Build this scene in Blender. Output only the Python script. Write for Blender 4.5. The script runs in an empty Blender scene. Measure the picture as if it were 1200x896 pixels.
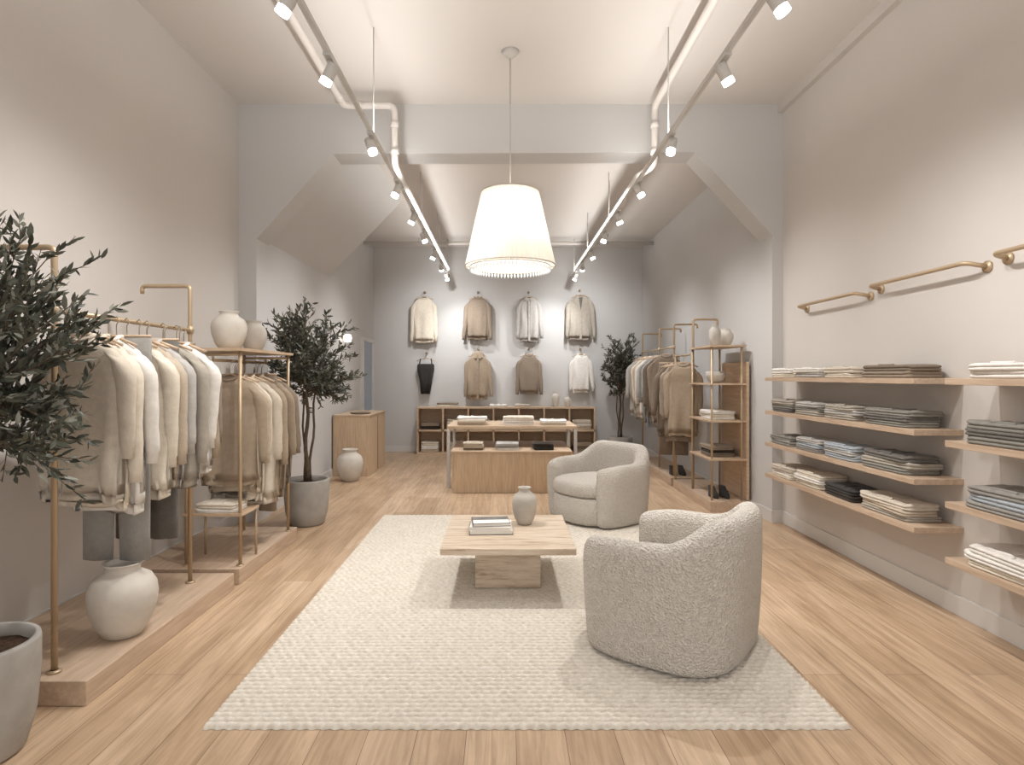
import bpy, bmesh, math, random
from mathutils import Vector, Matrix, noise as mnoise
random.seed(7)
S=bpy.context.scene
PI=math.pi
def lin(c):
    r=[]
    for x in c:
        x=x/255.0
        r.append(x/12.92 if x<=0.04045 else ((x+0.055)/1.055)**2.4)
    return (r[0],r[1],r[2],1.0)
# ---------------------------------------------------------------- materials
MATS={}
def mat(name,col,rough=0.8,bump=None,var=0.0,vscale=4.0,metal=0.0,spec=0.3,emit=None,sheen=0.0,vstretch=None):
    if name in MATS: return MATS[name]
    m=bpy.data.materials.new(name); m.use_nodes=True
    nt=m.node_tree; b=nt.nodes["Principled BSDF"]
    b.inputs["Base Color"].default_value=lin(col)
    b.inputs["Roughness"].default_value=rough
    b.inputs["Metallic"].default_value=metal
    b.inputs["Specular IOR Level"].default_value=spec
    if sheen: b.inputs["Sheen Weight"].default_value=sheen
    if emit:
        b.inputs["Emission Color"].default_value=lin(emit[0]); b.inputs["Emission Strength"].default_value=emit[1]
    tc=nt.nodes.new("ShaderNodeTexCoord")
    vec=tc.outputs["Object"]
    if vstretch:
        mp=nt.nodes.new("ShaderNodeMapping"); mp.inputs["Scale"].default_value=vstretch
        nt.links.new(vec,mp.inputs["Vector"]); vec=mp.outputs["Vector"]
    if var>0:
        n=nt.nodes.new("ShaderNodeTexNoise"); n.inputs["Scale"].default_value=vscale; n.inputs["Detail"].default_value=5
        nt.links.new(vec,n.inputs["Vector"])
        r=nt.nodes.new("ShaderNodeValToRGB")
        c=lin(col)
        r.color_ramp.elements[0].position=0.3; r.color_ramp.elements[1].position=0.7
        r.color_ramp.elements[0].color=tuple(x*(1-var) for x in c[:3])+(1,)
        r.color_ramp.elements[1].color=tuple(min(1,x*(1+var)) for x in c[:3])+(1,)
        nt.links.new(n.outputs["Fac"],r.inputs["Fac"]); nt.links.new(r.outputs["Color"],b.inputs["Base Color"])
    if bump:
        kind,sc,st,dist=bump
        if kind=='noise':
            n=nt.nodes.new("ShaderNodeTexNoise"); n.inputs["Scale"].default_value=sc; n.inputs["Detail"].default_value=3; o=n.outputs["Fac"]
        elif kind=='voronoi':
            n=nt.nodes.new("ShaderNodeTexVoronoi"); n.inputs["Scale"].default_value=sc; o=n.outputs["Distance"]
        nt.links.new(tc.outputs["Object"],n.inputs["Vector"])
        bp=nt.nodes.new("ShaderNodeBump"); bp.inputs["Strength"].default_value=st; bp.inputs["Distance"].default_value=dist
        nt.links.new(o,bp.inputs["Height"]); nt.links.new(bp.outputs["Normal"],b.inputs["Normal"])
    MATS[name]=m; return m

def floor_mat():
    m=bpy.data.materials.new("oak_plank_floor"); m.use_nodes=True; nt=m.node_tree; b=nt.nodes["Principled BSDF"]
    L=nt.links; N=nt.nodes
    tc=N.new("ShaderNodeTexCoord"); sp=N.new("ShaderNodeSeparateXYZ"); cb=N.new("ShaderNodeCombineXYZ")
    L.new(tc.outputs["Object"],sp.inputs[0]); L.new(sp.outputs["Y"],cb.inputs["X"]); L.new(sp.outputs["X"],cb.inputs["Y"])
    br=N.new("ShaderNodeTexBrick"); L.new(cb.outputs[0],br.inputs["Vector"])
    br.inputs["Scale"].default_value=1; br.inputs["Brick Width"].default_value=2.1; br.inputs["Row Height"].default_value=0.20
    br.inputs["Mortar Size"].default_value=0.0016; br.inputs["Mortar Smooth"].default_value=0.3; br.offset=0.37; br.offset_frequency=2
    br.inputs["Color1"].default_value=lin((206,180,152)); br.inputs["Color2"].default_value=lin((186,158,129)); br.inputs["Mortar"].default_value=lin((122,97,75))
    mp=N.new("ShaderNodeMapping"); mp.inputs["Scale"].default_value=(15,0.8,1); L.new(tc.outputs["Object"],mp.inputs[0])
    n=N.new("ShaderNodeTexNoise"); n.inputs["Scale"].default_value=2.2; n.inputs["Detail"].default_value=9; n.inputs["Roughness"].default_value=0.66; n.inputs["Distortion"].default_value=0.9
    L.new(mp.outputs[0],n.inputs["Vector"])
    r=N.new("ShaderNodeValToRGB"); r.color_ramp.elements[0].position=0.32; r.color_ramp.elements[0].color=(0.66,0.61,0.56,1); r.color_ramp.elements[1].position=0.60; r.color_ramp.elements[1].color=(1.04,1.04,1.04,1)
    L.new(n.outputs["Fac"],r.inputs[0])
    mx=N.new("ShaderNodeMixRGB"); mx.blend_type='MULTIPLY'; mx.inputs[0].default_value=0.85
    L.new(br.outputs["Color"],mx.inputs[1]); L.new(r.outputs[0],mx.inputs[2])
    n2=N.new("ShaderNodeTexNoise"); n2.inputs["Scale"].default_value=2.2; n2.inputs["Detail"].default_value=4
    mp2=N.new("ShaderNodeMapping"); mp2.inputs["Scale"].default_value=(3,0.8,1); L.new(tc.outputs["Object"],mp2.inputs[0]); L.new(mp2.outputs[0],n2.inputs["Vector"])
    r2=N.new("ShaderNodeValToRGB"); r2.color_ramp.elements[0].position=0.35; r2.color_ramp.elements[0].color=(0.82,0.80,0.77,1); r2.color_ramp.elements[1].position=0.6; r2.color_ramp.elements[1].color=(1,1,1,1)
    L.new(n2.outputs["Fac"],r2.inputs[0])
    mx2=N.new("ShaderNodeMixRGB"); mx2.blend_type='MULTIPLY'; mx2.inputs[0].default_value=1
    L.new(mx.outputs[0],mx2.inputs[1]); L.new(r2.outputs[0],mx2.inputs[2]); L.new(mx2.outputs[0],b.inputs["Base Color"])
    b.inputs["Roughness"].default_value=0.38; b.inputs["Specular IOR Level"].default_value=0.4
    bp=N.new("ShaderNodeBump"); bp.inputs["Strength"].default_value=0.25; bp.inputs["Distance"].default_value=0.002
    L.new(n.outputs["Fac"],bp.inputs["Height"]); L.new(bp.outputs[0],b.inputs["Normal"])
    return m
def wood_mat(name,c1,c2,stretch=(1,10,10)):
    m=bpy.data.materials.new(name); m.use_nodes=True; nt=m.node_tree; b=nt.nodes["Principled BSDF"]; L=nt.links; N=nt.nodes
    tc=N.new("ShaderNodeTexCoord"); mp=N.new("ShaderNodeMapping"); mp.inputs["Scale"].default_value=stretch; L.new(tc.outputs["Object"],mp.inputs[0])
    n=N.new("ShaderNodeTexNoise"); n.inputs["Scale"].default_value=3; n.inputs["Detail"].default_value=7; n.inputs["Distortion"].default_value=0.5; L.new(mp.outputs[0],n.inputs["Vector"])
    r=N.new("ShaderNodeValToRGB"); r.color_ramp.elements[0].position=0.3; r.color_ramp.elements[1].position=0.7
    r.color_ramp.elements[0].color=lin(c1); r.color_ramp.elements[1].color=lin(c2)
    L.new(n.outputs["Fac"],r.inputs[0]); L.new(r.outputs[0],b.inputs["Base Color"]); b.inputs["Roughness"].default_value=0.5
    return m
def travertine():
    m=bpy.data.materials.new("travertine"); m.use_nodes=True; nt=m.node_tree; b=nt.nodes["Principled BSDF"]; L=nt.links; N=nt.nodes
    tc=N.new("ShaderNodeTexCoord"); mp=N.new("ShaderNodeMapping"); mp.inputs["Scale"].default_value=(0.9,9,9); L.new(tc.outputs["Object"],mp.inputs[0])
    n=N.new("ShaderNodeTexNoise"); n.inputs["Scale"].default_value=2.6; n.inputs["Detail"].default_value=10; n.inputs["Roughness"].default_value=0.72; n.inputs["Distortion"].default_value=0.35; L.new(mp.outputs[0],n.inputs["Vector"])
    r=N.new("ShaderNodeValToRGB"); e=r.color_ramp.elements
    e[0].position=0.36; e[0].color=lin((156,132,108)); e[1].position=0.66; e[1].color=lin((218,204,186))
    x=e.new(0.47); x.color=lin((196,177,155))
    L.new(n.outputs["Fac"],r.inputs[0]); L.new(r.outputs[0],b.inputs["Base Color"]); b.inputs["Roughness"].default_value=0.4
    bp=N.new("ShaderNodeBump"); bp.inputs["Strength"].default_value=0.2; bp.inputs["Distance"].default_value=0.003; L.new(n.outputs["Fac"],bp.inputs["Height"]); L.new(bp.outputs[0],b.inputs["Normal"])
    return m
def rug_mat():
    m=bpy.data.materials.new("wool_rug"); m.use_nodes=True; nt=m.node_tree; b=nt.nodes["Principled BSDF"]; L=nt.links; N=nt.nodes
    tc=N.new("ShaderNodeTexCoord")
    n=N.new("ShaderNodeTexNoise"); n.inputs["Scale"].default_value=45; n.inputs["Detail"].default_value=4; L.new(tc.outputs["Object"],n.inputs["Vector"])
    r=N.new("ShaderNodeValToRGB"); r.color_ramp.elements[0].position=0.25; r.color_ramp.elements[1].position=0.7
    r.color_ramp.elements[0].color=lin((200,191,178)); r.color_ramp.elements[1].color=lin((226,219,208))
    L.new(n.outputs["Fac"],r.inputs[0]); L.new(r.outputs[0],b.inputs["Base Color"])
    b.inputs["Roughness"].default_value=0.95; b.inputs["Specular IOR Level"].default_value=0.1
    n2=N.new("ShaderNodeTexNoise"); n2.inputs["Scale"].default_value=260; L.new(tc.outputs["Object"],n2.inputs["Vector"])
    bp=N.new("ShaderNodeBump"); bp.inputs["Strength"].default_value=0.25; bp.inputs["Distance"].default_value=0.003; L.new(n2.outputs["Fac"],bp.inputs["Height"]); L.new(bp.outputs[0],b.inputs["Normal"])
    return m
M_wall=mat("greige_plaster",(204,198,192),0.9,('noise',60,0.06,0.003),0.015,1.5)
M_wallb=mat("pale_grey_plaster",(199,197,195),0.9,('noise',60,0.06,0.003),0.015,1.5)
M_ceil=mat("ceiling_paint",(214,209,204),0.95)
M_trim=mat("trim_paint",(210,207,203),0.6)
M_floor=floor_mat()
M_oak=wood_mat("light_oak",(186,159,132),(208,184,157),(1.5,1.0,14))
M_oakv=wood_mat("light_oak_front",(186,159,130),(210,185,156),(14,14,1.2))
M_oakp=wood_mat("platform_oak",(180,155,132),(202,179,156),(14,1.2,14))
M_trav=travertine(); M_rug=rug_mat()
M_brass=mat("brushed_brass",(188,166,138),0.45,metal=0.55)
M_boucle=mat("boucle",(218,211,201),0.95,('voronoi',95,1.0,0.014),0.07,70,spec=0.1,sheen=0.15)
M_conc=mat("concrete_pot",(168,164,158),0.85,('noise',30,0.25,0.006),0.10,9)
M_cer=mat("ceramic_cream",(202,195,185),0.7,('noise',35,0.25,0.004),0.08,8)
M_cer2=mat("ceramic_grey",(186,179,170),0.75,('noise',35,0.3,0.004),0.12,8)
M_soil=mat("soil",(72,54,40),1.0,('noise',60,1.0,0.02),0.4,50)
M_bark=mat("olive_bark",(96,84,70),0.9,('noise',40,0.6,0.01),0.25,20)
M_leafs=[mat("olive_leaf_dark",(62,65,56),0.5,spec=0.4),mat("olive_leaf",(88,90,78),0.5,spec=0.4),mat("olive_leaf_pale",(142,142,130),0.55,spec=0.4)]
M_white=mat("white_metal",(196,192,187),0.5)
M_pipe=mat("painted_pipe",(212,206,200),0.6)
M_lamp=mat("lamp_lens",(255,255,255),0.5,emit=((250,253,255),12))
M_black=mat("black_plastic",(30,30,30),0.5)
M_glass=mat("window_glass",(112,118,126),0.1,spec=0.6,emit=((150,160,175),0.12))
M_paper=mat("book_paper",(232,228,221),0.8)
M_bookg=mat("book_cover_grey",(118,116,112),0.5,None,0.3,14)
M_chrome=mat("hook_metal",(190,180,165),0.3,metal=0.9)
FAB={}
def fab(n,c):
    FAB[n]=mat("fabric_"+n,c,0.95,('noise',150,0.5,0.004),0.07,30,spec=0.1,sheen=0.1)
fab('white',(228,223,216)); fab('cream',(219,209,193)); fab('oat',(203,192,177)); fab('beige',(188,174,156)); fab('tan',(164,148,129))
fab('taupe',(143,129,114)); fab('brown',(122,108,94)); fab('grey',(146,142,136)); fab('lgrey',(184,180,175)); fab('bluegrey',(166,172,178))
fab('sage',(134,130,122)); fab('charcoal',(60,58,56)); fab('dbrown',(60,53,48)); fab('dkgrey',(108,104,99)); fab('stone',(170,162,150))

# ---------------------------------------------------------------- mesh builder
class MB:
    def __init__(s): s.v=[]; s.f=[]; s.m=[]; s.s=[]; s.mats=[]
    def mi(s,m):
        if m not in s.mats: s.mats.append(m)
        return s.mats.index(m)
    def add(s,vs,fs,m,smooth=True,M=None):
        o=len(s.v); k=s.mi(m)
        for p in vs: s.v.append(tuple(M@Vector(p)) if M else tuple(p))
        for f in fs: s.f.append([i+o for i in f]); s.m.append(k); s.s.append(smooth)
    def box(s,x0,x1,y0,y1,z0,z1,m,M=None):
        vs=[(x0,y0,z0),(x1,y0,z0),(x1,y1,z0),(x0,y1,z0),(x0,y0,z1),(x1,y0,z1),(x1,y1,z1),(x0,y1,z1)]
        s.add(vs,[(0,3,2,1),(4,5,6,7),(0,1,5,4),(1,2,6,5),(2,3,7,6),(3,0,4,7)],m,False,M)
    def loft(s,rings,m,cap0=True,cap1=True,M=None,closed=True,smooth=True):
        n=len(rings[0]); vs=[p for r in rings for p in r]; fs=[]
        for i in range(len(rings)-1):
            for j in range(n if closed else n-1):
                a=i*n+j; b=i*n+(j+1)%n; fs.append((a,b,b+n,a+n))
        if cap0: fs.append(tuple(range(n-1,-1,-1)))
        if cap1: fs.append(tuple((len(rings)-1)*n+j for j in range(n)))
        s.add(vs,fs,m,smooth,M)
    def lathe(s,prof,c,m,n=32,cap0=True,cap1=False,wob=0):
        rings=[]
        for r,z in prof:
            rings.append([(c[0]+math.cos(2*PI*j/n)*r,c[1]+math.sin(2*PI*j/n)*r,c[2]+z) for j in range(n)])
        s.loft(rings,m,cap0,cap1)
    def tube(s,pts,r,m,n=10,M=None,r1=None):
        pts=[Vector(p) for p in pts]; rings=[]; K=len(pts)
        up=None
        for i,p in enumerate(pts):
            if i==0: t=(pts[1]-p)
            elif i==K-1: t=(p-pts[-2])
            else: t=((pts[i+1]-p).normalized()+(p-pts[i-1]).normalized())
            t.normalize()
            if up is None:
                up=t.orthogonal().normalized()
            else:
                up=(up-t*up.dot(t)); up=up.normalized() if up.length>1e-6 else t.orthogonal().normalized()
            b=t.cross(up)
            rr=r if r1 is None else r+(r1-r)*i/(K-1)
            rings.append([tuple(p+(up*math.cos(2*PI*j/n)+b*math.sin(2*PI*j/n))*rr) for j in range(n)])
        s.loft(rings,m,True,True,M)
    def obj(s,name,parent=None,bevel=0,sub=0):
        me=bpy.data.meshes.new(name); 
        # origin at base centre
        if s.v:
            xs=[p[0] for p in s.v]; ys=[p[1] for p in s.v]; zs=[p[2] for p in s.v]
            o=((min(xs)+max(xs))/2,(min(ys)+max(ys))/2,min(zs))
        me.from_pydata([(p[0]-o[0],p[1]-o[1],p[2]-o[2]) for p in s.v],[],s.f)
        for m in s.mats: me.materials.append(m)
        me.polygons.foreach_set("material_index",s.m); me.polygons.foreach_set("use_smooth",s.s); me.update()
        ob=bpy.data.objects.new(name,me); S.collection.objects.link(ob); ob.location=o
        if bevel:
            b=ob.modifiers.new("bevel",'BEVEL'); b.width=bevel; b.segments=2; b.limit_method='ANGLE'; b.angle_limit=math.radians(50)
        if sub:
            q=ob.modifiers.new("sub",'SUBSURF'); q.levels=sub; q.render_levels=sub
        if parent:
            ob.parent=parent; ob.matrix_parent_inverse=parent.matrix_world.inverted()
        return ob
def empty(name,loc):
    e=bpy.data.objects.new(name,None); e.location=loc; S.collection.objects.link(e); e.empty_display_size=0.2
    bpy.context.view_layer.update(); return e
def bx(name,x0,x1,y0,y1,z0,z1,m,bevel=0):
    b=MB(); b.box(x0,x1,y0,y1,z0,z1,m); return b.obj(name,bevel=bevel)
def arc(pts,rad=0.04,k=5):
    """round the corners of a polyline"""
    pts=[Vector(p) for p in pts]; out=[pts[0]]
    for i in range(1,len(pts)-1):
        a=(pts[i-1]-pts[i]); b=(pts[i+1]-pts[i]); r=min(rad,a.length*0.45,b.length*0.45)
        A=pts[i]+a.normalized()*r; B=pts[i]+b.normalized()*r
        for t in range(k+1):
            u=t/k; out.append(A*(1-u)**2+pts[i]*2*u*(1-u)+B*u*u)
    out.append(pts[-1]); return out

# ---------------------------------------------------------------- room shell
XL,XR=-2.62,2.76; YF=-1.6; YP=5.9; YP2=6.2; YB=11.4; ZC=4.13; ZC2=3.9; XL2,XR2=-2.475,2.66
bx("floor",-2.9,3.0,YF,YB+0.2,-0.1,0,M_floor)
bx("wall_left",XL-0.15,XL,YF,YP,0,ZC+0.1,M_wall)
bx("wall_right",XR,XR+0.15,YF,YP,0,ZC+0.1,M_wall)
bx("wall_left_rear",XL2-0.2,XL2,YP2,YB,0,ZC2,M_wallb)
bx("wall_right_rear",XR2,XR2+0.2,YP2,YB,0,ZC2,M_wallb)
bx("wall_rear",XL2-0.2,XR2+0.2,YB,YB+0.15,0,ZC2,M_wallb)
bx("ceiling",XL-0.15,XR+0.15,YF,YP,ZC,ZC+0.12,M_ceil)
bx("ceiling_rear",XL-0.15,XR+0.15,YP2,YB+0.15,ZC2,ZC2+0.12,M_ceil)
b=MB()
pts=[(XL-0.1,0),(-2.44,0),(-2.44,2.80),(-1.686,3.64),(1.896,3.655),(2.655,2.84),(2.655,0),(XR+0.1,0),(XR+0.1,ZC+0.1),(XL-0.1,ZC+0.1)]
n=len(pts); vs=[(x,YP,z) for x,z in pts]+[(x,YP2,z) for x,z in pts]
# triangulate into quads manually
fr=[(0,1,2,9),(2,3,9),(3,4,8,9),(4,5,8),(5,6,7,8)]
fs=[f for f in fr]+[tuple(i+n for i in reversed(f)) for f in fr]+[(i,i+n,(i+1)%n+n,(i+1)%n) for i in range(n)]
b.add(vs,fs,M_wallb,False); b.obj("wall_portal_beam")
b=MB(); tri=[(XL2,2.85),(XL2,ZC2),(-1.45,ZC2)]
vs=[(x,YP2,z) for x,z in tri]+[(x,8.45,z) for x,z in tri]
b.add(vs,[(0,1,2),(5,4,3),(0,2,5,3),(0,3,4,1),(1,4,5,2)],M_wallb,False); b.obj("ceiling_soffit")
bx("baseboard_left",XL,XL+0.015,YF,YP,0,0.11,M_trim)
bx("baseboard_right",XR-0.015,XR,YF,YP,0,0.12,M_trim,0.003)
bx("baseboard_rear",XL2,XR2,YB-0.015,YB,0,0.11,M_trim)
bx("baseboard_left_rear",XL2,XL2+0.015,YP2,YB-0.015,0,0.11,M_trim)
bx("baseboard_right_rear",XR2-0.015,XR2,YP2,YB-0.015,0,0.11,M_trim)
bx("trim_1",2.64,2.655,YP-0.015,YP2,0,0.12,M_trim); bx("trim_2",-2.44,-2.425,YP-0.015,YP2,0,0.12,M_trim)
bx("trim_3",2.655,XR-0.015,YP-0.015,YP,0,0.12,M_trim)
bx("trim_4",XR-0.05,XR,YF,YP,ZC-0.09,ZC,M_wall)
# window on the rear left wall
b=MB(); b.box(XL2,XL2+0.02,10.4,11.15,0.82,2.06,M_glass)
for (y0,y1,z0,z1) in [(10.34,10.4,0.76,2.12),(11.15,11.21,0.76,2.12),(10.4,11.15,2.06,2.12),(10.4,11.15,0.76,0.82)]:
    b.box(XL2,XL2+0.05,y0,y1,z0,z1,M_trim)
b.obj("window_1")

# ---------------------------------------------------------------- rug
def rug():
    x0,x1,y0,y1=-1.235,1.43,2.446,6.15
    rows=int((y1-y0)/0.036); b=MB(); W=x1-x0; vs=[];fs=[]
    nx=int(W/0.0085); R=7
    ny=rows*R
    for j in range(ny+1):
        ry=j/R; row=int(min(ry,rows-1e-6)); fy=ry-row
        y=y0+(y1-y0)*j/ny
        for i in range(nx+1):
            x=x0+W*i/nx
            # slanted loops alternate direction row by row -> braided wool
            sl=0.35*(fy-0.5)*(1 if row%2 else -1)
            ph=(x/0.046+0.5*(row%2)+sl)%1.0
            hy=abs(math.sin(PI*fy)); hx=abs(math.sin(PI*ph))
            z=0.003+0.019*(hy**0.6)*(0.55+0.45*hx**0.55)+0.0015*mnoise.noise(Vector((x*9,y*9,0)))
            if i==0 or i==nx or j==0 or j==ny: z=0.001
            yy=y if 0<j<ny else y+0.004*math.sin(x*130)
            vs.append((x,yy,z))
    w=nx+1
    for j in range(ny):
        for i in range(nx):
            a=j*w+i; fs.append((a,a+1,a+w+1,a+w))
    b.add(vs,fs,M_rug,True); return b.obj("area_rug")
rug()

# ---------------------------------------------------------------- armchair
def armchair(loc,facing,M_b,arm=0.60):
    """facing: unit-ish (x,y) direction the seat opens towards"""
    ang=math.atan2(facing[1],facing[0])+PI/2   # local front is -Y
    e=empty("armchair",(loc[0],loc[1],0)); e.rotation_euler=(0,0,ang); bpy.context.view_layer.update()
    Mx=Matrix.Translation((loc[0],loc[1],0.006))@Matrix.Rotation(ang,4,'Z')
    A,B=0.47,0.435
    def sup(th,a,bb,ex=3.1):
        s,c=math.sin(th),math.cos(th)
        return (a*math.copysign(abs(s)**(2/ex),s), bb*math.copysign(abs(c)**(2/ex),c))
    rings=[]; NT=80; TH=math.radians(142)
    for i in range(NT+1):
        u=i/NT; th=-TH+2*TH*u
        a=abs(th)/TH
        t=0.5+0.5*math.cos(PI*min(1,max(0,(a-0.20)/0.42)))
        H=arm+(0.755-arm)*t-0.03*max(0,(a-0.7)/0.3)
        thick=0.135
        ox,oy=sup(th,A,B); ix,iy=sup(th,A-thick,B-thick)
        endf=min(1,(1-abs(2*u-1))*NT/2/5.0); k=math.sqrt(max(0.0,1-(1-endf)**2))*0.97+0.03
        ring=[]
        sec=[(0.16,0.020),(0.05,0.035),(0.0,0.08),(-0.01,0.38),(-0.01,H-0.10),(0.04,H-0.045),(0.18,H-0.012),(0.38,H),(0.62,H-0.002),(0.82,H-0.02),(0.96,H-0.06),(1.0,H-0.12),(1.0,0.36),(1.0,0.2),(0.95,0.06),(0.8,0.035)]
        mr,mz=0.5,(H)/2
        for r,z in sec:
            r2=mr+(r-mr)*k; z2=mz+(z-mz)*(0.86+0.14*k)
            tp=1-0.05*max(0,(0.4-z2)/0.4)  # taper towards floor
            ring.append(((ox+(ix-ox)*r2)*tp,(oy+(iy-oy)*r2)*tp,z2))
        rings.append(ring)
    b=MB(); b.loft(rings,M_b,True,True,Mx); b.obj("backrest_shell",e,sub=1)
    # seat base + cushion
    def slab(z0,z1,a,bb,cy,rd,name):
        rg=[]
        prof=[(0,-rd*1.0),(rd*0.3,-rd*0.35),(rd,0),((z1-z0)-rd,0),((z1-z0)-rd*0.3,-rd*0.35),((z1-z0),-rd*1.0),((z1-z0)+0.008,-rd*3)]
        for dz,dr in prof:
            r=[]
            for j in range(48):
                x,y=sup(2*PI*j/48,a+dr,bb+dr,2.6); r.append((x,y+cy,z0+dz))
            rg.append(r)
        q=MB(); q.loft(rg,M_b,True,True,Mx); q.obj(name,e)
    slab(0.03,0.285,0.37,0.37,-0.045,0.03,"seat_base")
    slab(0.285,0.43,0.365,0.385,-0.04,0.045,"seat_cushion")
    return e
armchair((0.915,3.27),(-0.80,0.60),M_boucle,0.625)
armchair((0.94,6.0),(-0.80,-0.60),M_boucle,0.60)

# ---------------------------------------------------------------- coffee table
e=empty("coffee_table",(0.03,4.22,0.024))
b=MB(); b.box(-0.40,0.46,3.76,4.68,0.318,0.36,M_trav); b.obj("table_top",e,bevel=0.004)
b=MB(); b.box(-0.19,0.25,4.01,4.43,0.024,0.318,M_trav); b.obj("pedestal",e,bevel=0.004)
b=MB()
z=0.361
for i,(w,d,h,c,r) in enumerate([(0.30,0.23,0.028,M_bookg,0.05),(0.285,0.22,0.024,M_paper,-0.04),(0.26,0.2,0.022,M_bookg,0.1)]):
    Mx=Matrix.Translation((-0.09,4.2,z))@Matrix.Rotation(r,4,'Z')
    b.box(-w/2,w/2,-d/2,d/2,0,0.003,c,Mx); b.box(-w/2+0.004,w/2-0.004,-d/2+0.004,d/2-0.004,0.003,h-0.003,M_paper,Mx); b.box(-w/2,w/2,-d/2,d/2,h-0.003,h,M_paper if i!=2 else c,Mx)
    b.box(-w/2,-w/2+0.003,-d/2,d/2,0,h,c,Mx)
    z+=h+0.0005
Mx=Matrix.Translation((-0.09,4.2,z))@Matrix.Rotation(0.1,4,'Z'); b.box(-0.125,0.125,-0.095,0.0,0,0.001,M_paper,Mx)
b.obj("book_stack")
def vase(name,c,prof,m,n=36):
    b=MB(); pr=list(prof); 
    rl,zl=pr[-1]; pr+= [(rl-0.012,zl-0.004),(rl-0.016,zl-0.04),(rl-0.01,zl-0.10),(0.01,zl-0.12)]
    b.lathe(pr,c,m,n,True,True); return b.obj(name)
def jar(w,h,neck=0.5,lip=0.56,sh=0.62):
    r=w/2
    return [(r*0.5,0),(r*0.56,0.004),(r*0.78,h*0.16),(r*0.95,h*0.38),(r,h*0.55),(r*0.96,h*0.68),(r*0.82,h*0.79),(r*neck*1.08,h*0.87),(r*neck,h*0.91),(r*neck,h*0.95),(r*lip,h*0.985),(r*lip*0.98,h)]
vase("ceramic_vase",(0.155,4.4,0.361),jar(0.185,0.27,0.45,0.52),M_cer2)

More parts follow.
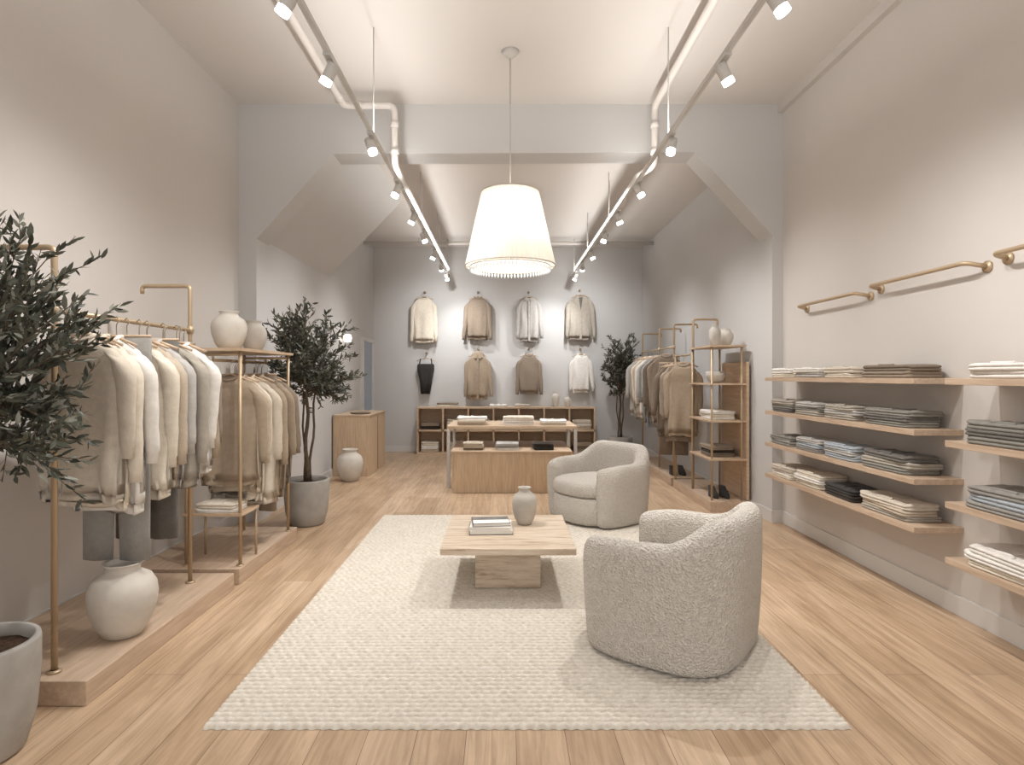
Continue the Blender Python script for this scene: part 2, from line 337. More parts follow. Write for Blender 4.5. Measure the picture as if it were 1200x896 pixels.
# ---------------------------------------------------------------- garments
def garment(b,cx,cy,zt,m,L=0.72,W=0.44,T=0.09,rot=0.0,sl=0.60,sleeve=True,hook=0.10,flare=0.0,collar=True,spread=0.0,hood=False,opening=False,straps=False,lapel=False,sw=1.0,wob=1.0,sback=0.0):
    Mx=Matrix.Translation((cx,cy,zt))@Matrix.Rotation(rot,4,'Z')
    N=40; ph=random.random()*6; w=W/2; a1=random.uniform(.8,1.5)
    if straps:
        prof=[(-0.10,w*0.75,T*0.4),(-0.13,w*0.8,T*0.45),(-0.22,w*0.8,T*0.5),(-L*0.6,w*0.6,T*0.45),(-L,w*0.42,T*0.4)]
    else:
        prof=[(0.0,0.062,0.040),(-0.012,0.076,0.044),(-0.035,0.115,0.046),(-0.070,w*0.72,0.046),(-0.105,w*0.84,0.048),(-0.145,w*0.90,0.05),(-0.2,w*0.90,T*0.5)]
        for k in range(1,12): 
            t=k/11; prof.append((-0.2-(L-0.2)*t*0.93,w*(0.90+flare*t),T*0.5*(1+0.15*math.sin(t*3))))
        prof.append((-L*0.94,w*(0.87+flare),T*0.46)); prof.append((-L*0.985,w*(0.86+flare),T*0.45)); prof.append((-L,w*(0.85+flare),T*0.40))
    rings=[]
    for k,(z,hw,hd) in enumerate(prof):
        t=min(1,max(0,(-z-0.1)/(L-0.1))); ring=[]
        for j in range(N):
            a=2*PI*j/N; c,s=math.cos(a),math.sin(a)
            x=hw*math.copysign(abs(c)**0.8,c); y=hd*math.copysign(abs(s)**0.7,s)
            rp=0.016*a1*t*math.sin(5*a+ph+z*3)+0.012*t*math.sin(9*a+ph*2-z*4)+0.006*math.sin(3*a+z*13+ph)*min(1,t*4)
            y+=rp*(1 if s>0 else -1)*1.0 ; x+=0.004*math.sin(z*12+ph)*t
            zz=z
            if not straps and k<2 and s<0: zz-=0.035*(-s)
            if k>=len(prof)-2: zz+=0.010*math.sin(3*a+ph)
            ring.append((x,y,zz))
        rings.append(ring)
    b.loft(rings,m,True,True,Mx)
    if straps:
        for sx in (-1,1): b.tube([(sx*w*0.5,0,0.0),(sx*w*0.55,-0.01,-0.06),(sx*w*0.6,-0.01,-0.14)],0.012,m,6,Mx)
    elif collar:
        pts=[]
        for j in range(17):
            a=2*PI*j/16; pts.append((0.070*math.cos(a),0.044*math.sin(a),0.002-(0.035*(-math.sin(a)) if math.sin(a)<0 else 0)))
        b.tube(pts,0.011,m,6,Mx)
        b.loft([[(0.058*math.cos(2*PI*j/16),0.034*math.sin(2*PI*j/16),0.006-(0.033*(-math.sin(2*PI*j/16)) if math.sin(2*PI*j/16)<0 else 0)) for j in range(16)],[(0.01*math.cos(2*PI*j/16),0.01*math.sin(2*PI*j/16),-0.004) for j in range(16)]],FAB['taupe'],False,True,Mx)
    if hood:
        rg=[]
        for k,(z,hw,hd) in enumerate([(-0.06,0.13,0.05),(0.0,0.135,0.07),(0.06,0.11,0.065),(0.10,0.05,0.04)]):
            rg.append([(hw*math.cos(2*PI*j/16),0.02+hd*math.sin(2*PI*j/16),z-0.04) for j in range(16)])
        b.loft(rg,m,True,True,Mx)
    if opening:
        yf=-T*0.5-0.024
        b.box(-0.018,0.018,yf,-T*0.5+0.02,-L+0.01,-0.07,m,Mx)
        b.box(0.018,0.0215,yf+0.001,-T*0.5+0.02,-L+0.01,-0.07,FAB['dkgrey'],Mx)
        for k in range(5): b.box(-0.006,0.006,yf-0.004,yf,-0.17-k*0.12,-0.158-k*0.12,FAB['taupe'],Mx)
        if lapel:
            for sx in (-1,1):
                vs=[(0,0,-0.36),(sx*0.085,0,-0.15),(sx*0.11,0,-0.17),(sx*0.13,0,-0.11),(sx*0.06,0,-0.005),(sx*0.045,0,-0.03)]
                vs=[(x,yf-0.004+0.012*(1-abs(x)*4),z) for x,_,z in vs]; o=[(x,y-0.006,z) for x,y,z in vs]
                k=len(vs); b.add(vs+o,[tuple(range(k)),tuple(range(2*k-1,k-1,-1))]+[(i,(i+1)%k,(i+1)%k+k,i+k) for i in range(k)],m,False,Mx)
            b.add([(-0.035,yf-0.001,-0.05),(0.035,yf-0.001,-0.05),(0.0,yf-0.001,-0.30)],[(0,1,2)],FAB['dkgrey'],False,Mx)
        else:
            for sx in (-1,1):
                vs=[(sx*0.006,yf-0.003,-0.05),(sx*0.05,yf-0.004,-0.085),(sx*0.085,yf+0.01,-0.045),(sx*0.07,yf+0.02,-0.004)]; o=[(x,y-0.005,z) for x,y,z in vs]
                b.add(vs+o,[(0,1,2,3),(7,6,5,4),(0,1,5,4),(1,2,6,5),(2,3,7,6),(3,0,4,7)],m,False,Mx)
    if sleeve:
        for sx in (-1,1):
            jx=random.uniform(-0.02,0.012); jy=random.uniform(-0.015,0.02)+sback; p2=random.random()*6
            path=[(w*0.70,0,-0.090,0.05,0.040),(w*0.84,0,-0.125,0.056*sw,0.042),(w*0.92,jy*0.3,-0.19,0.057*sw,0.042)]
            for q in range(1,11):
                t=q/10; path.append((w*(0.94+0.12*t)+(jx+spread)*t+0.004*wob*math.sin(q*1.3+p2),jy*(0.4+0.6*t),-0.19-(sl-0.06-0.19)*t,(0.056-0.018*t+0.002*wob*math.sin(q*2.3+p2))*sw,0.040-0.010*t))
            xe=w*1.06+jx+spread
            path+=[(xe,jy,-sl+0.05,0.031*sw,0.027),(xe,jy,-sl,0.032*sw,0.027)]
            rg=[]
            for (x,y,z,rx,ry) in path:
                rg.append([(sx*x+rx*math.cos(2*PI*j/14)*(1+0.06*math.sin(3*2*PI*j/14+z*9)),y+ry*math.sin(2*PI*j/14),z+(rx*0.5*math.cos(2*PI*j/14)*-sx if z>-0.15 else 0)) for j in range(14)])
            b.loft(rg,m,True,True,Mx)
    # hanger
    if hook>0:
        b.tube([(-0.17,0,-0.045),(-0.08,0,-0.01),(0,0,0.012),(0.08,0,-0.01),(0.17,0,-0.045)],0.008,M_oak,6,Mx)
        b.tube([(0,0,0.01),(0,0,hook-0.03),(0.016,0,hook-0.008),(0.0,0,hook+0.012),(-0.018,0,hook-0.004)],0.003,M_chrome,6,Mx)
def trousers(b,cx,cy,zt,m,L=1.1,rot=0.0):
    Mx=Matrix.Translation((cx,cy,zt))@Matrix.Rotation(rot,4,'Z')
    ph=random.random()*6
    for sx in (-1,1):
        rg=[]
        for k in range(9):
            t=k/8; z=-L*t; rx=0.10-0.02*t; ry=0.03+0.006*math.sin(t*4+ph)
            rg.append([(sx*(0.085+0.012*t)+rx*math.cos(2*PI*j/16),ry*math.sin(2*PI*j/16)*(1+.2*math.sin(4*2*PI*j/16+ph)),z) for j in range(16)])
        b.loft(rg,m,True,True,Mx)
    b.tube([(-0.18,0,0.01),(0.18,0,0.01)],0.008,M_oak,6,Mx)
    b.tube([(0,0,0.01),(0,0,0.07),(0.016,0,0.092),(0,0,0.112),(-0.018,0,0.096)],0.003,M_chrome,6,Mx)

def rack_clothes(name,X,y0,y1,zrail,items,W=(0.44,0.52)):
    b=MB(); n=len(items)
    for i,(kind,col,L) in enumerate(items):
        y=y0+(y1-y0)*(i+0.5)/n
        rot=random.uniform(-0.30,0.05)
        if kind=='t': trousers(b,X+random.uniform(-.02,.02),y,zrail-0.10,FAB[col],L,rot)
        else:
            garment(b,X+random.uniform(-.015,.04),y,zrail-0.10,FAB[col],L=L,W=random.uniform(*W),T=min(0.065,(y1-y0)/n*0.7),rot=rot,sl=random.uniform(0.58,0.72) if kind=='s' else 0.3,sleeve=True,spread=random.uniform(-0.04,0.01),flare=random.uniform(-.06,.05),opening=(i%4==3),wob=0.5,sback=0.02,sw=0.92)
    return b.obj(name)

# ---------------------------------------------------------------- left racks
def platform(name,x0,x1,y0,y1,z1=0.11):
    b=MB(); b.box(x0,x1,y0,y1,0.0,z1,M_oakp); return b.obj(name,bevel=0.004)
platform("display_platform",XL+0.02,-1.83,2.62,4.06)
platform("display_platform",XL+0.02,-1.83,4.14,5.3)
def rack(name,X,ys,ztop,zrail,wallside,zb=0.11,armlen=0.31,rail=(0,1)):
    b=MB()
    for y in ys:
        b.tube(arc([(X,y,zb),(X,y,ztop),(X+wallside*armlen,y,ztop),(X+wallside*armlen,y,ztop-0.05)],0.03),0.0135,M_brass,10)
        b.lathe([(0.03,0),(0.03,0.008),(0.016,0.012)],(X,y,zb),M_brass,16)
        b.lathe([(0.019,-0.025),(0.019,0.025)],(X,y,zrail),M_brass,12,True,True)
    for a in range(len(ys)-1):
        b.tube([(X,ys[a]-0.03,zrail),(X,ys[a+1]+0.03,zrail)],0.0125,M_brass,10)
    return b.obj(name)
rack("clothing_rack",-2.03,[2.70,3.87],2.03,1.745,-1)
rack_clothes("hanging_clothes",-2.02,2.84,3.83,1.745,[('s','oat',.80),('s','cream',.84),('s','white',.88),('t','grey',1.15),('s','cream',.84),('s','beige',.80),('s','lgrey',.82),('t','dkgrey',1.12),('s','stone',.84),('s','taupe',.82),('s','white',.78),('s','tan',.82),('s','taupe',.76)])
# second left rack : posts, top shelf, rail, small lower shelf
b=MB()
Xr=-2.03
for y in (4.22,5.16):
    for x in (-2.24,-1.86):
        b.tube([(x,y,0.11),(x,y,1.64)],0.012,M_brass,10); b.lathe([(0.026,0),(0.026,0.007)],(x,y,0.11),M_brass,14,True,True)
    b.tube([(-2.24,y,1.60),(-1.86,y,1.60)],0.010,M_brass,8)
b.tube([(Xr-.02,4.22,1.56),(Xr-.02,5.16,1.56)],0.011,M_brass,8)
b.tube([(Xr-.02,4.22,1.56),(Xr-.02,4.22,1.60)],0.008,M_brass,8); b.tube([(Xr-.02,5.16,1.56),(Xr-.02,5.16,1.60)],0.008,M_brass,8)
b.box(-2.28,-1.83,4.18,5.2,1.625,1.645,M_oak)
b.box(-2.26,-1.84,4.2,4.5,0.46,0.478,M_oak)
for x in (-2.24,-1.86): b.tube([(x,4.49,0.11),(x,4.49,0.47)],0.009,M_brass,8)
b.obj("clothing_rack")
rack_clothes("hanging_clothes",-2.02,4.32,5.1,1.55,[('s','tan',.80),('s','beige',.86),('s','cream',.94),('s','oat',.98),('s','stone',.96),('s','tan',1.0),('s','taupe',.86),('t','taupe',1.10),('s','tan',1.0),('s','taupe',.9)])
vase("ceramic_vase",(-2.03,4.42,1.646),jar(0.25,0.28,0.5,0.58),M_cer)
vase("ceramic_vase",(-2.03,4.86,1.646),jar(0.2,0.25,0.55,0.62),M_cer2)
vase("ceramic_urn",(-1.975,3.1,0.111),jar(0.325,0.375,0.48,0.60),M_cer)

# ---------------------------------------------------------------- folded stacks
def folded(name,cx,cy,z,w,d,cols,th=0.03,collar=True,axis='y'):
    b=MB(); N=56
    for k,col in enumerate(cols):
        m=FAB[col]; r0=random.uniform(-0.05,0.05); sw=random.uniform(0.93,1.0)*w/2; sd=random.uniform(0.93,1.0)*d/2; t=th*random.uniform(0.85,1.15)
        Mx=Matrix.Translation((cx+random.uniform(-.006,.006),cy+random.uniform(-.008,.008),z))@Matrix.Rotation(r0,4,'Z')
        ph=random.random()*6; rg=[]
        # inset in metres: two folded leaves with a crease between them
        for zz,ins in [(0.0,0.010),(0.08,0.003),(0.25,0.0),(0.42,0.003),(0.50,0.012),(0.58,0.003),(0.75,0.0),(0.93,0.004),(1.0,0.012),(1.02,0.04),(1.03,0.08)]:
            ring=[]
            for j in range(N):
                a=2*PI*j/N; c,s=math.cos(a),math.sin(a)
                xx=max(0.004,sw-ins); yy=max(0.004,sd-ins)
                x2=xx*math.copysign(abs(c)**0.24,c); y2=yy*math.copysign(abs(s)**0.24,s)
                ring.append((x2+0.003*math.sin(4*a+ph),y2+0.003*math.sin(3*a+ph*2),t*zz*(1+0.10*math.sin(2*a+ph)+0.06*math.sin(5*a+ph))))
            rg.append(ring)
        b.loft(rg,m,True,True,Mx)
        z+=t*0.99
        if k==len(cols)-1 and collar:
            pts=[]; rr=min(w,d)*0.26
            for q in range(13):
                a=PI*q/12
                lx=math.cos(a)*rr; ly=math.sin(a)*rr*0.55
                if axis=='y': pts.append((lx,-sd*0.88+ly,t*0.05))
                else: pts.append((-sw*0.88+ly,lx,t*0.05))
            Mz=Matrix.Translation((cx,cy,z))@Matrix.Rotation(r0,4,'Z')
            b.tube(pts,0.008,m,6,Mz)
            # placket / centre fold line running back from the neck
            if axis=='y': b.box(-0.012,0.012,-sd*0.88+rr*0.5,sd*0.85,0,t*0.12,m,Mz)
            else: b.box(-sw*0.88+rr*0.5,sw*0.85,-0.012,0.012,0,t*0.12,m,Mz)
    return b.obj(name)
folded("folded_clothes_stack",-2.04,4.34,0.479,0.3,0.24,['white','cream'],0.03)

# right wall shelves
b1=MB(); zs1=[1.435,1.125,0.83,0.54]
for z in zs1: b1.box(2.46,XR,3.58,5.62,z-0.035,z,M_oakp)
b1.obj("wall_shelf_unit",bevel=0.002)
b2=MB(); zs2=[1.435,1.09,0.75,0.44]
for z in zs2: b2.box(2.46,XR,1.9,3.33,z-0.035,z,M_oakp)
b2.obj("wall_shelf_unit",bevel=0.002)
rows=[[['taupe','brown'],['cream','oat'],['lgrey','white'],['cream','white']],
      [['sage','dkgrey','sage'],['stone','lgrey','stone'],['stone','sage','lgrey'],['dkgrey','sage','stone']],
      [['sage','stone','dkgrey'],['bluegrey','lgrey','bluegrey'],['grey','bluegrey','lgrey'],['grey','sage']],
      [['stone','beige','oat'],['dbrown','charcoal'],['cream','white','cream'],['cream','white','oat']]]
ys=[(3.93,0.50),(4.45,0.42),(4.92,0.42),(5.38,0.40)]
for z,row in zip(zs1,rows):
    for (y,w),cols in zip(ys,row):
        folded("folded_clothes_stack",2.605,y+random.uniform(-.012,.012),z+0.001,0.25,w,cols,0.036 if len(cols)>2 else 0.038,True,'x')
rows2=[[['white','white']],[['sage','dkgrey','sage']],[['grey','bluegrey','grey']],[['cream','white','white']]]
for z,row in zip(zs2,rows2):
    folded("folded_clothes_stack",2.605,2.99,z+0.001,0.26,0.48,row[0],0.04,True,'x')
    folded("folded_clothes_stack",2.605,2.42,z+0.001,0.26,0.48,row[0],0.04,True,'x')
# brass wall rails
for (ya,yb,z) in [(5.42,4.52,2.075),(4.36,3.44,2.10),(3.26,2.1,2.11)]:
    b=MB(); X=2.66
    b.tube(arc([(XR-0.002,ya,z-0.02),(X,ya-0.01,z),(X,yb,z),(XR-0.002,yb-0.04,z-0.03)],0.045),0.0135,M_brass,12)
    for y,zz in ((ya,z-0.02),(yb-0.04,z-0.03)):
        M=Matrix.Translation((XR,y,zz))@Matrix.Rotation(-PI/2,4,'Y')
        b.loft([[(0.034*math.cos(2*PI*j/18),0.034*math.sin(2*PI*j/18),h) for j in range(18)] for h in (0.0,0.012)],M_brass,True,True,M)
    b.obj("wall_mounted_rail")

# ---------------------------------------------------------------- right rear racks
platform("display_platform",2.2,XR2-0.02,6.35,7.75); platform("display_platform",2.2,XR2-0.02,7.85,9.9)
rack("clothing_rack",2.27,[7.95,8.7,9.75],2.13,1.83,1)
rack_clothes("hanging_clothes",2.22,8.02,9.7,1.83,[('s','taupe',.95),('s','brown',.85),('s','oat',.85),('s','bluegrey',1.0),('s','grey',.95),('s','lgrey',.9),('s','white',.9),('s','beige',.9),('s','cream',.8),('s','stone',.9),('s','grey',.95),('s','lgrey',.9),('s','tan',.9),('s','beige',.85)])
b=MB()
for y in (6.42,7.08):
    for x in (2.24,2.56): b.tube([(x,y,0.11),(x,y,1.76)],0.012,M_brass,10)
for z in (1.76,1.35,0.95,0.54): b.box(2.21,2.60,6.39,7.11,z,z+0.018,M_oak)
b.box(2.60,2.63,6.39,7.11,0.12,1.6,M_oak)
b.tube(arc([(2.26,7.12,0.11),(2.26,7.12,2.12),(2.55,7.12,2.12),(2.55,7.12,2.06)],0.03),0.0135,M_brass,10)
b.tube([(2.22,7.12,1.70),(2.22,7.7,1.70)],0.012,M_brass,8); b.tube([(2.22,7.7,0.11),(2.22,7.7,1.72)],0.012,M_brass,8)
b.obj("display_shelving_unit")
rack_clothes("hanging_clothes",2.14,7.17,7.68,1.70,[('s','tan',.88),('s','taupe',.95),('s','beige',.85),('s','brown',.9),('t','brown',1.15),('s','tan',.8)],(0.38,0.44))
vase("ceramic_bottle",(2.30,6.50,1.779),jar(0.13,0.22,0.55,0.6),M_cer2); vase("ceramic_bottle",(2.46,6.62,1.779),jar(0.17,0.19,0.6,0.6),M_cer)
vase("ceramic_bowl",(2.38,6.7,1.369),[(0.05,0),(0.09,0.03),(0.11,0.08),(0.1,0.13)],M_cer2)
folded("folded_clothes_stack",2.4,6.72,0.969,0.3,0.4,['white','cream','white'],0.03); folded("folded_clothes_stack",2.4,6.72,0.559,0.3,0.4,['brown','dbrown','taupe'],0.04)
def shoes(pos,m):
    b=MB()
    for x,y in pos:
        b.loft([[(x+rx*math.cos(2*PI*j/16),y+ry*math.sin(2*PI*j/16)+oy,0.111+z) for j in range(16)] for z,rx,ry,oy in [(0,.04,.12,0),(0.02,.043,.123,0),(0.05,.04,.115,.005),(0.08,.034,.07,.05),(0.11,.032,.05,.07)]],m)
    b.obj("pair_of_shoes")
shoes([(2.32,6.6),(2.44,6.6)],FAB['charcoal']); shoes([(2.3,8.1),(2.42,8.1)],FAB['dbrown'])

# ---------------------------------------------------------------- rear area
b=MB(); x0,x1,y0,y1,H=-1.6,1.7,11.02,11.38,0.87
b.box(x0,x1,y1-0.012,y1,0.0,H,M_oak)
for z in (0.0,0.42,H-0.03): b.box(x0,x1,y0,y1-0.012,z,z+0.03,M_oak)
NC=7
for i in range(NC+1):
    x=x0+(x1-x0-0.03)*i/NC; b.box(x,x+0.03,y0,y1-0.012,0.03,H-0.03,M_oak)
b.obj("cubby_shelf")
for i in range(NC):
    cxx=x0+(x1-x0)*(i+0.5)/NC
    for z in (0.031,0.451):
        cols=random.choice([['beige','white','cream'],['white','cream','oat'],['taupe','brown','tan'],['grey','white','lgrey'],['dbrown','taupe'],['cream','stone','tan']])
        folded("folded_clothes_stack",cxx,11.2,z,0.36,0.26,cols,0.06,False)
folded("folded_clothes_stack",-1.05,11.2,H+0.001,0.4,0.26,['cream','taupe'],0.035); folded("folded_clothes_stack",-0.1,11.2,H+0.001,0.34,0.26,['white'],0.04)
folded("folded_clothes_stack",0.35,11.2,H+0.001,0.3,0.26,['oat'],0.04)
vase("ceramic_bottle",(0.98,11.2,H+0.001),jar(0.14,0.28,0.45,0.5),M_cer); vase("ceramic_bottle",(1.2,11.2,H+0.001),jar(0.13,0.2,0.5,0.5),M_cer)
# display table (inverted-U frame) and low box
e=empty("display_table",(0.1,8.2,0))
b=MB(); b.box(-0.73,0.95,7.7,8.65,0.76,0.80,M_oak); b.obj("table_top",e,bevel=0.003)
for k,(x,y) in enumerate([(-0.71,7.72),(0.93,7.72),(-0.71,8.63),(0.93,8.63)]):
    b=MB(); b.box(x-0.02,x+0.02,y-0.02,y+0.02,0,0.76,M_white); b.obj("leg_%d"%(k+1),e)
b=MB(); b.box(-0.63,0.83,7.38,8.5,0.0,0.50,M_oakv); b.box(-0.65,0.85,7.36,8.52,0.50,0.52,M_oak); b.obj("low_display_plinth",bevel=0.003)
for x,w,c in [(-0.42,0.4,['beige','cream','white']),(0.2,0.42,['white','white','cream']),(0.66,0.36,['oat','white'])]:
    folded("folded_clothes_stack",x,7.95,0.801,w,0.32,c,0.035)
for x,w,c in [(-0.38,0.26,['brown','beige','beige']),(0.05,0.3,['white','grey','lgrey']),(0.5,0.26,['charcoal','dbrown','dbrown'])]:
    folded("folded_clothes_stack",x,7.56,0.521,w,0.26,c,0.03)
# cabinet left rear
b=MB(); b.box(XL2+0.02,-1.93,8.6,9.75,0.0,0.86,M_oakv); b.box(XL2+0.02,-1.92,8.59,9.76,0.86,0.885,M_oak)
b.box(-1.93,-1.925,9.16,9.17,0.03,0.84,M_black); b.obj("storage_cabinet",bevel=0.003)
b=MB(); b.lathe([(0.13,0),(0.15,0.012),(0.15,0.02),(0.135,0.014)],(-2.12,8.85,0.886),FAB['brown'],28,True,True); b.obj("serving_tray")
vase("ceramic_floor_vase",(-2.12,8.25,0.0),jar(0.36,0.44,0.5,0.6),M_cer)
# sconce
b=MB(); b.lathe([(0.01,-0.06),(0.05,-0.05),(0.06,0),(0.05,0.05),(0.01,0.06)],(XL2+0.1,9.1,2.02),mat("sconce_glass",(255,250,240),0.4,emit=((255,250,242),5)),20,True,True)
b.tube([(XL2,9.1,2.02),(XL2+0.06,9.1,2.02)],0.012,M_brass,8); b.obj("wall_sconce")

# wall garments on the rear wall
def px(x,d): return (x-590)*d/700
def pz(y,d): return 1.45+(440-y)*d/700
dW=11.27
spec=[(497,348,'cream',dict(L=.86,W=.42,sl=.84,spread=.02),'hanging_sweater'),(560,348,'taupe',dict(L=.80,W=.44,sl=.80,spread=.02),'hanging_sweater'),(620,348,'lgrey',dict(L=.84,W=.40,sl=.78,opening=True,spread=.015),'hanging_shirt'),(680,346,'stone',dict(L=.84,W=.46,sl=.80,opening=True,lapel=True,spread=.015),'hanging_jacket'),
      (499,420,'charcoal',dict(L=.66,W=.40,sleeve=False,straps=True),'hanging_tank_top'),(560,415,'tan',dict(L=.84,W=.43,sl=.80,hood=True,opening=True,spread=.02),'hanging_hooded_cardigan'),(620,415,'taupe',dict(L=.74,W=.40,sl=.76,spread=.025),'hanging_sweater'),(681,415,'white',dict(L=.72,W=.36,sl=.70,spread=.025),'hanging_sweater')]
for x,y,c,kw,nm in spec:
    b=MB(); X=px(x,dW); Z=pz(y,dW)
    garment(b,X,dW,Z,FAB[c],T=0.10,sw=0.95,wob=0.6,**kw)
    b.tube([(X,dW,Z+0.105),(X,YB,Z+0.105)],0.008,M_brass,8); b.lathe([(0.02,-0.02),(0.02,0.02)],(X,YB-0.01,Z+0.105),M_brass,12,True,True)
    b.obj(nm)

# ---------------------------------------------------------------- olive trees
def olive_tree(X,Y,potr,poth,zc,rx,rz,nb,seed,leaf=0.05,ry=None,zbase=0.0,trunk_lean=0.0,limx=None):
    rnd=random.Random(seed); ry=ry or rx
    e=empty("potted_olive_tree",(X,Y,zbase))
    b=MB(); prof=[(potr*0.70,0),(potr*0.78,0.012),(potr*0.93,poth*0.3),(potr*1.0,poth*0.7),(potr,poth*0.97),(potr*0.985,poth),(potr*0.90,poth),(potr*0.885,poth*0.9),(potr*0.88,poth*0.86)]
    b.lathe(prof,(X,Y,zbase),M_conc,48,True,False); b.obj("pot",e)
    b=MB(); rg=[[(X+r*math.cos(2*PI*j/30),Y+r*math.sin(2*PI*j/30),zbase+poth*0.88+0.006*rnd.random()+(0.01 if r<potr*.5 else 0)) for j in range(30)] for r in (potr*0.885,potr*0.6,potr*0.3,0.02)]
    b.loft(rg,M_soil,False,True); b.obj("soil",e)
    b=MB(); zs=zbase+poth*0.88; zt=zc-rz*0.55
    for (ox,oy,r) in [(0,0,0.022),(0.025,0.01,0.014),(-0.02,0.02,0.012)]:
        pts=[]
        for k in range(9):
            t=k/8; pts.append((X+ox*(1+2*t)+trunk_lean*t+0.012*math.sin(k*1.3+ox*90),Y+oy*(1+2*t)+0.01*math.cos(k*1.1),zs+(zt-zs)*t))
        b.tube(pts,r*(potr/0.2)**0.5,M_bark,8,None,r*0.7)
    lv=[[],[],[]]; lf=[[],[],[]]
    def leafat(p,d,k):
        d=d.normalized(); s=d.cross(Vector((rnd.uniform(-1,1),rnd.uniform(-1,1),rnd.uniform(-1,1)))).normalized()
        n=d.cross(s); L=leaf*rnd.uniform(0.7,1.25); w=L*0.14
        o=len(lv[k]); q=[p,p+d*L*0.3+s*w-n*w*0.15,p+d*L*0.65+s*w*0.9,p+d*L+n*w*0.5,p+d*L*0.65-s*w*0.9,p+d*L*0.3-s*w-n*w*0.15]
        lv[k]+= [tuple(z) for z in q]; lf[k].append((o,o+1,o+2,o+3,o+4,o+5))
    c0=Vector((X+trunk_lean,Y,zt))
    for i in range(nb):
        # target on ellipsoid
        u=rnd.uniform(-0.85,1); a=rnd.uniform(0,2*PI); q=math.sqrt(max(0,1-u*u))
        rr=rnd.uniform(0.55,1.02)
        tgt=Vector((X+trunk_lean+rx*q*math.cos(a)*rr,Y+ry*q*math.sin(a)*rr,zc+rz*u*rr))
        if limx is not None: tgt.x=max(tgt.x,limx+0.06)
        st=c0+Vector((0,0,rnd.uniform(-0.12,0.35)*rz)); mid=(st+tgt)/2+Vector((rnd.uniform(-.04,.04),rnd.uniform(-.04,.04),0.10*rz))
        pts=[st*(1-t)**2+mid*2*t*(1-t)+tgt*t*t for t in [k/8 for k in range(9)]]
        b.tube(pts,0.006,M_bark,5,None,0.002)
        for k in range(3,9):
            p=pts[k]; dirm=(pts[k]-pts[k-1]).normalized()
            # twig
            td=(dirm+Vector((rnd.uniform(-1,1),rnd.uniform(-1,1),rnd.uniform(-0.5,1.0)))*0.9).normalized()
            tl=rnd.uniform(0.08,0.17)*(rx/0.45)
            if limx is not None and p.x+td.x*tl<limx+0.01: td.x=abs(td.x)
            tp=[p,p+td*tl*0.5,p+td*tl+Vector((0,0,0.01))]
            b.tube(tp,0.0022,M_bark,4,None,0.001)
            nl=rnd.randint(9,13)
            for z in range(nl):
                t=(z+0.5)/nl; pp=p+td*tl*t
                dd=(td*0.8+Vector((rnd.uniform(-1,1),rnd.uniform(-1,1),rnd.uniform(-0.8,1)))*0.8)
                leafat(pp,dd,rnd.choice([0,0,1,1,1,2]))
            leafat(p,dirm+Vector((rnd.uniform(-1,1),rnd.uniform(-1,1),rnd.uniform(-1,1))),1)
        leafat(tgt,tgt-mid,1)
    b.obj("trunk_and_branches",e)
    b=MB()
    for k in range(3):
        vs=lv[k]
        if limx is not None: vs=[(max(p[0],limx),p[1],p[2]) for p in vs]
        b.add(vs,lf[k],M_leafs[k],False)
    b.obj("foliage",e)
    return e
olive_tree(-2.02,2.28,0.205,0.43,1.50,0.50,0.54,100,3,0.055,ry=0.36,limx=XL+0.02,trunk_lean=-0.03)
olive_tree(-1.93,5.86,0.215,0.44,1.60,0.46,0.56,80,5,0.06,ry=0.42,limx=-2.42)
olive_tree(2.10,10.75,0.22,0.36,1.50,0.42,0.66,50,9,0.065,limx=None)

# ---------------------------------------------------------------- pendant
e=empty("pendant_lamp",(0.056,4.94,2.39))
shade=bpy.data.materials.new("lampshade_fabric"); shade.use_nodes=True; nt=shade.node_tree; pb=nt.nodes["Principled BSDF"]
pb.inputs["Base Color"].default_value=lin((228,221,211)); pb.inputs["Roughness"].default_value=0.9; pb.inputs["Emission Color"].default_value=lin((255,246,234)); pb.inputs["Emission Strength"].default_value=0.05
tr=nt.nodes.new("ShaderNodeBsdfTranslucent"); tr.inputs[0].default_value=lin((248,242,232)); ms=nt.nodes.new("ShaderNodeMixShader"); ms.inputs[0].default_value=0.28
nt.links.new(pb.outputs[0],ms.inputs[1]); nt.links.new(tr.outputs[0],ms.inputs[2]); nt.links.new(ms.outputs[0],nt.nodes["Material Output"].inputs[0])
b=MB(); N=240; cx,cy=0.056,4.94; rg=[]
for k in range(9):
    t=k/8; r=0.372+(0.235-0.372)*t; z=2.355+0.605*t
    rg.append([(cx+(r+0.0035*math.cos(60*2*PI*j/N))*math.cos(2*PI*j/N),cy+(r+0.0035*math.cos(60*2*PI*j/N))*math.sin(2*PI*j/N),z) for j in range(N)])
b.loft(rg,shade,False,False); b.obj("shade",e)
b=MB()
for r,z in ((0.373,2.355),(0.236,2.96)):
    b.tube([(cx+r*math.cos(2*PI*j/60),cy+r*math.sin(2*PI*j/60),z) for j in range(61)],0.006,M_cer,6)
b.tube([(cx,cy,2.95),(cx,cy,4.1)],0.006,M_white,8); b.lathe([(0.012,-0.06),(0.05,-0.03),(0.075,0.0)],(cx,cy,ZC-0.001),M_white,24,True,True)
for a in (0,2*PI/3,4*PI/3): b.tube([(cx,cy,2.95),(cx+0.236*math.cos(a),cy+0.236*math.sin(a),2.96)],0.004,M_white,6)
b.tube([(cx,cy,2.96),(cx,cy,2.85)],0.02,M_white,10)
b.obj("cord_and_canopy",e)
b=MB(); b.lathe([(0.01,-0.06),(0.04,-0.045),(0.055,0),(0.04,0.05),(0.02,0.08)],(cx,cy,2.78),mat("bulb_glass",(255,250,240),0.4,emit=((255,244,228),8)),20,True,True); b.obj("bulb",e)
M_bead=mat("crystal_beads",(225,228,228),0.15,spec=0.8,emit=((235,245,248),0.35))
b=MB()
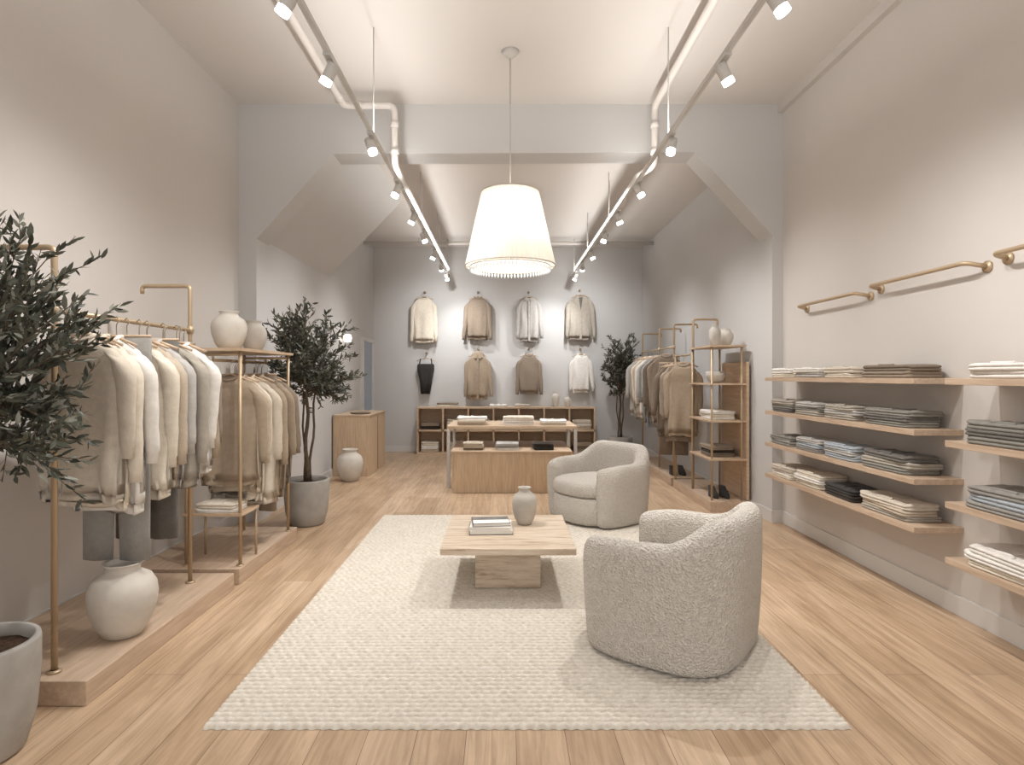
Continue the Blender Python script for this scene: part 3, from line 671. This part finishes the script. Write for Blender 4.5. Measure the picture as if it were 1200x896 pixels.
for j in range(70):
    a=2*PI*j/70; X=cx+0.33*math.cos(a); Y=cy+0.33*math.sin(a)
    b.lathe([(0.003,-0.020),(0.010,0),(0.003,0.018)],(X,Y,2.328),M_bead,6,True,True)
b.tube([(cx+0.33*math.cos(2*PI*j/46),cy+0.33*math.sin(2*PI*j/46),2.35) for j in range(47)],0.005,M_white,6)
for a in (0,PI/2,PI,3*PI/2): b.tube([(cx+0.33*math.cos(a),cy+0.33*math.sin(a),2.35),(cx+0.372*math.cos(a),cy+0.372*math.sin(a),2.355)],0.004,M_white,6)
b.obj("bead_fringe",e)
def light(name,kind,loc,energy,color=(1,0.97,0.93),target=None,size=0.05,angle=90,blend=0.8,parent=None,sx=None,sy=None):
    l=bpy.data.lights.new(name,kind); l.energy=energy; l.color=color
    if kind in('POINT','SPOT'): l.shadow_soft_size=size
    if kind=='SPOT': l.spot_size=math.radians(angle); l.spot_blend=blend
    if kind=='AREA': l.shape='RECTANGLE'; l.size=sx; l.size_y=sy
    o=bpy.data.objects.new(name,l); S.collection.objects.link(o); o.location=loc
    if target is not None: o.rotation_euler=(Vector(target)-Vector(loc)).to_track_quat('-Z','Y').to_euler()
    if parent: 
        bpy.context.view_layer.update(); o.parent=parent; o.matrix_parent_inverse=parent.matrix_world.inverted()
    return o
light("pendant_bulb_light",'POINT',(cx,cy,2.68),14,(1,0.97,0.92),size=0.06,parent=e)

# ---------------------------------------------------------------- tracks
ZT=3.29
def track(X,ds,aims,side):
    e=empty("ceiling_track_light",(X,6.5,ZT))
    b=MB(); b.box(X-0.014,X+0.014,1.4,11.1,ZT-0.012,ZT+0.016,M_white)
    for y in (2.2,4.6,7.2,9.0,10.7):
        b.tube([(X,y,ZT),(X,y,ZC if y<YP else ZC2)],0.005,M_white,6)
    b.obj("track_rail",e)
    # added fill lights facing up, no real fixture: ceiling bounce softens the room
    for k,(ya,yb,en) in enumerate([(1.4,5.8,UP[0]),(6.3,11.1,UP[1])]):
        o=light("added_ceiling_fill",'AREA',(X,(ya+yb)/2,ZT+0.020),en,(1.0,0.985,0.965),None,sx=0.028,sy=(yb-ya),parent=None)
        o.rotation_euler=(PI,0,0); bpy.context.view_layer.update(); o.parent=e; o.matrix_parent_inverse=e.matrix_world.inverted()
    for i,(d,t) in enumerate(zip(ds,aims)):
        p=Vector((X,d,ZT-0.11)); dr=(Vector(t)-p).normalized()
        b=MB(); b.box(X-0.02,X+0.02,d-0.06,d+0.06,ZT-0.03,ZT-0.012,M_white); b.tube([(X,d,ZT-0.02),tuple(p)],0.007,M_white,8)
        b.tube([tuple(p-dr*0.06),tuple(p+dr*0.03)],0.034,M_white,18)
        b.tube([tuple(p+dr*0.0305),tuple(p+dr*0.062)],0.033,M_lamp,18)
        b.obj("spot_head_%d"%(i+1),e)
        light("spot_light",'SPOT',tuple(p+dr*0.075),EN[i],(1.0,0.985,0.965) if d<6 else (0.985,0.99,1),t,0.04,ANG[i],1.0,parent=e)
ds=[2.77,3.43,4.51,5.6,6.6,7.5,8.6,9.6,10.5]
EN=[82,82,150,82,85,150,85,100,75]
ANG=[120,120,100,120,120,105,120,105,105]
UP=(20,16)
aimsL=[(-2.4,2.8,0.7),(-2.3,3.6,0.7),(0.1,4.0,0.0),(-2.0,5.3,0.7),(-2.2,6.9,0.7),(-0.1,7.7,0.5),(-2.1,8.8,0.8),(-1.0,11.4,2.2),(-0.5,11.4,1.4)]
aimsR=[(2.6,2.5,0.7),(2.6,3.6,0.7),(0.5,3.7,0.0),(2.5,5.3,0.7),(2.3,6.9,0.7),(0.4,7.6,0.5),(2.3,8.8,0.8),(1.4,11.4,2.2),(0.5,11.4,1.4)]
track(-1.0,ds,aimsL,-1); track(1.27,ds,aimsR,1)
# pipes
b=MB()
b.tube(arc([(-1.5,1.2,3.98),(-1.5,5.6,3.98),(-1.02,5.6,3.98),(-1.02,5.6,3.42),(-1.02,7.0,3.42),(-1.02,11.0,3.42)],0.08),0.032,M_pipe,12)
for p in [(-1.5,5.45,3.98),(-1.35,5.6,3.98),(-1.02,5.6,3.8),(-1.02,5.6,3.55)]: b.lathe([(0.04,-0.03),(0.04,0.03)],p,M_pipe,14,True,True)
for y in (2.0,3.8): b.tube([(-1.5,y,3.98),(-1.5,y,ZC)],0.008,M_pipe,6)
for y in (7.5,9.5): b.tube([(-1.02,y,3.42),(-1.02,y,ZC2)],0.006,M_pipe,6)
b.obj("ceiling_pipe")
b=MB()
b.tube(arc([(1.42,1.2,3.98),(1.42,5.6,3.98),(1.42,5.6,3.42),(1.33,5.9,3.42),(1.33,11.0,3.42)],0.08),0.032,M_pipe,12)
for p in [(1.42,5.6,3.8),(1.42,5.6,3.55)]: b.lathe([(0.04,-0.03),(0.04,0.03)],p,M_pipe,14,True,True)
for y in (2.0,3.8): b.tube([(1.42,y,3.98),(1.42,y,ZC)],0.008,M_pipe,6)
for y in (7.5,9.5): b.tube([(1.33,y,3.42),(1.33,y,ZC2)],0.006,M_pipe,6)
b.obj("ceiling_pipe")
b=MB(); b.tube([(XL2,10.6,3.8),(XR2,10.6,3.8)],0.03,M_pipe,12)
for x in (-1.5,0,1.5): b.tube([(x,10.6,3.8),(x,10.6,ZC2)],0.008,M_pipe,6)
b.obj("ceiling_pipe")

# ---------------------------------------------------------------- world, camera
w=bpy.data.worlds.new("world"); S.world=w; w.use_nodes=True
bg=w.node_tree.nodes["Background"]; bg.inputs[0].default_value=(1.0,0.985,0.965,1); bg.inputs[1].default_value=1.7
cam=bpy.data.cameras.new("camera"); cam.lens=21.0; cam.sensor_width=36; cam.shift_x=10/1200; cam.shift_y=-8/1200; cam.clip_start=0.05
co=bpy.data.objects.new("camera",cam); S.collection.objects.link(co); co.location=(0,0,1.45); co.rotation_euler=(PI/2,0,0)
S.camera=co
S.view_settings.view_transform='Standard'; S.view_settings.look='None'; S.view_settings.exposure=0.0
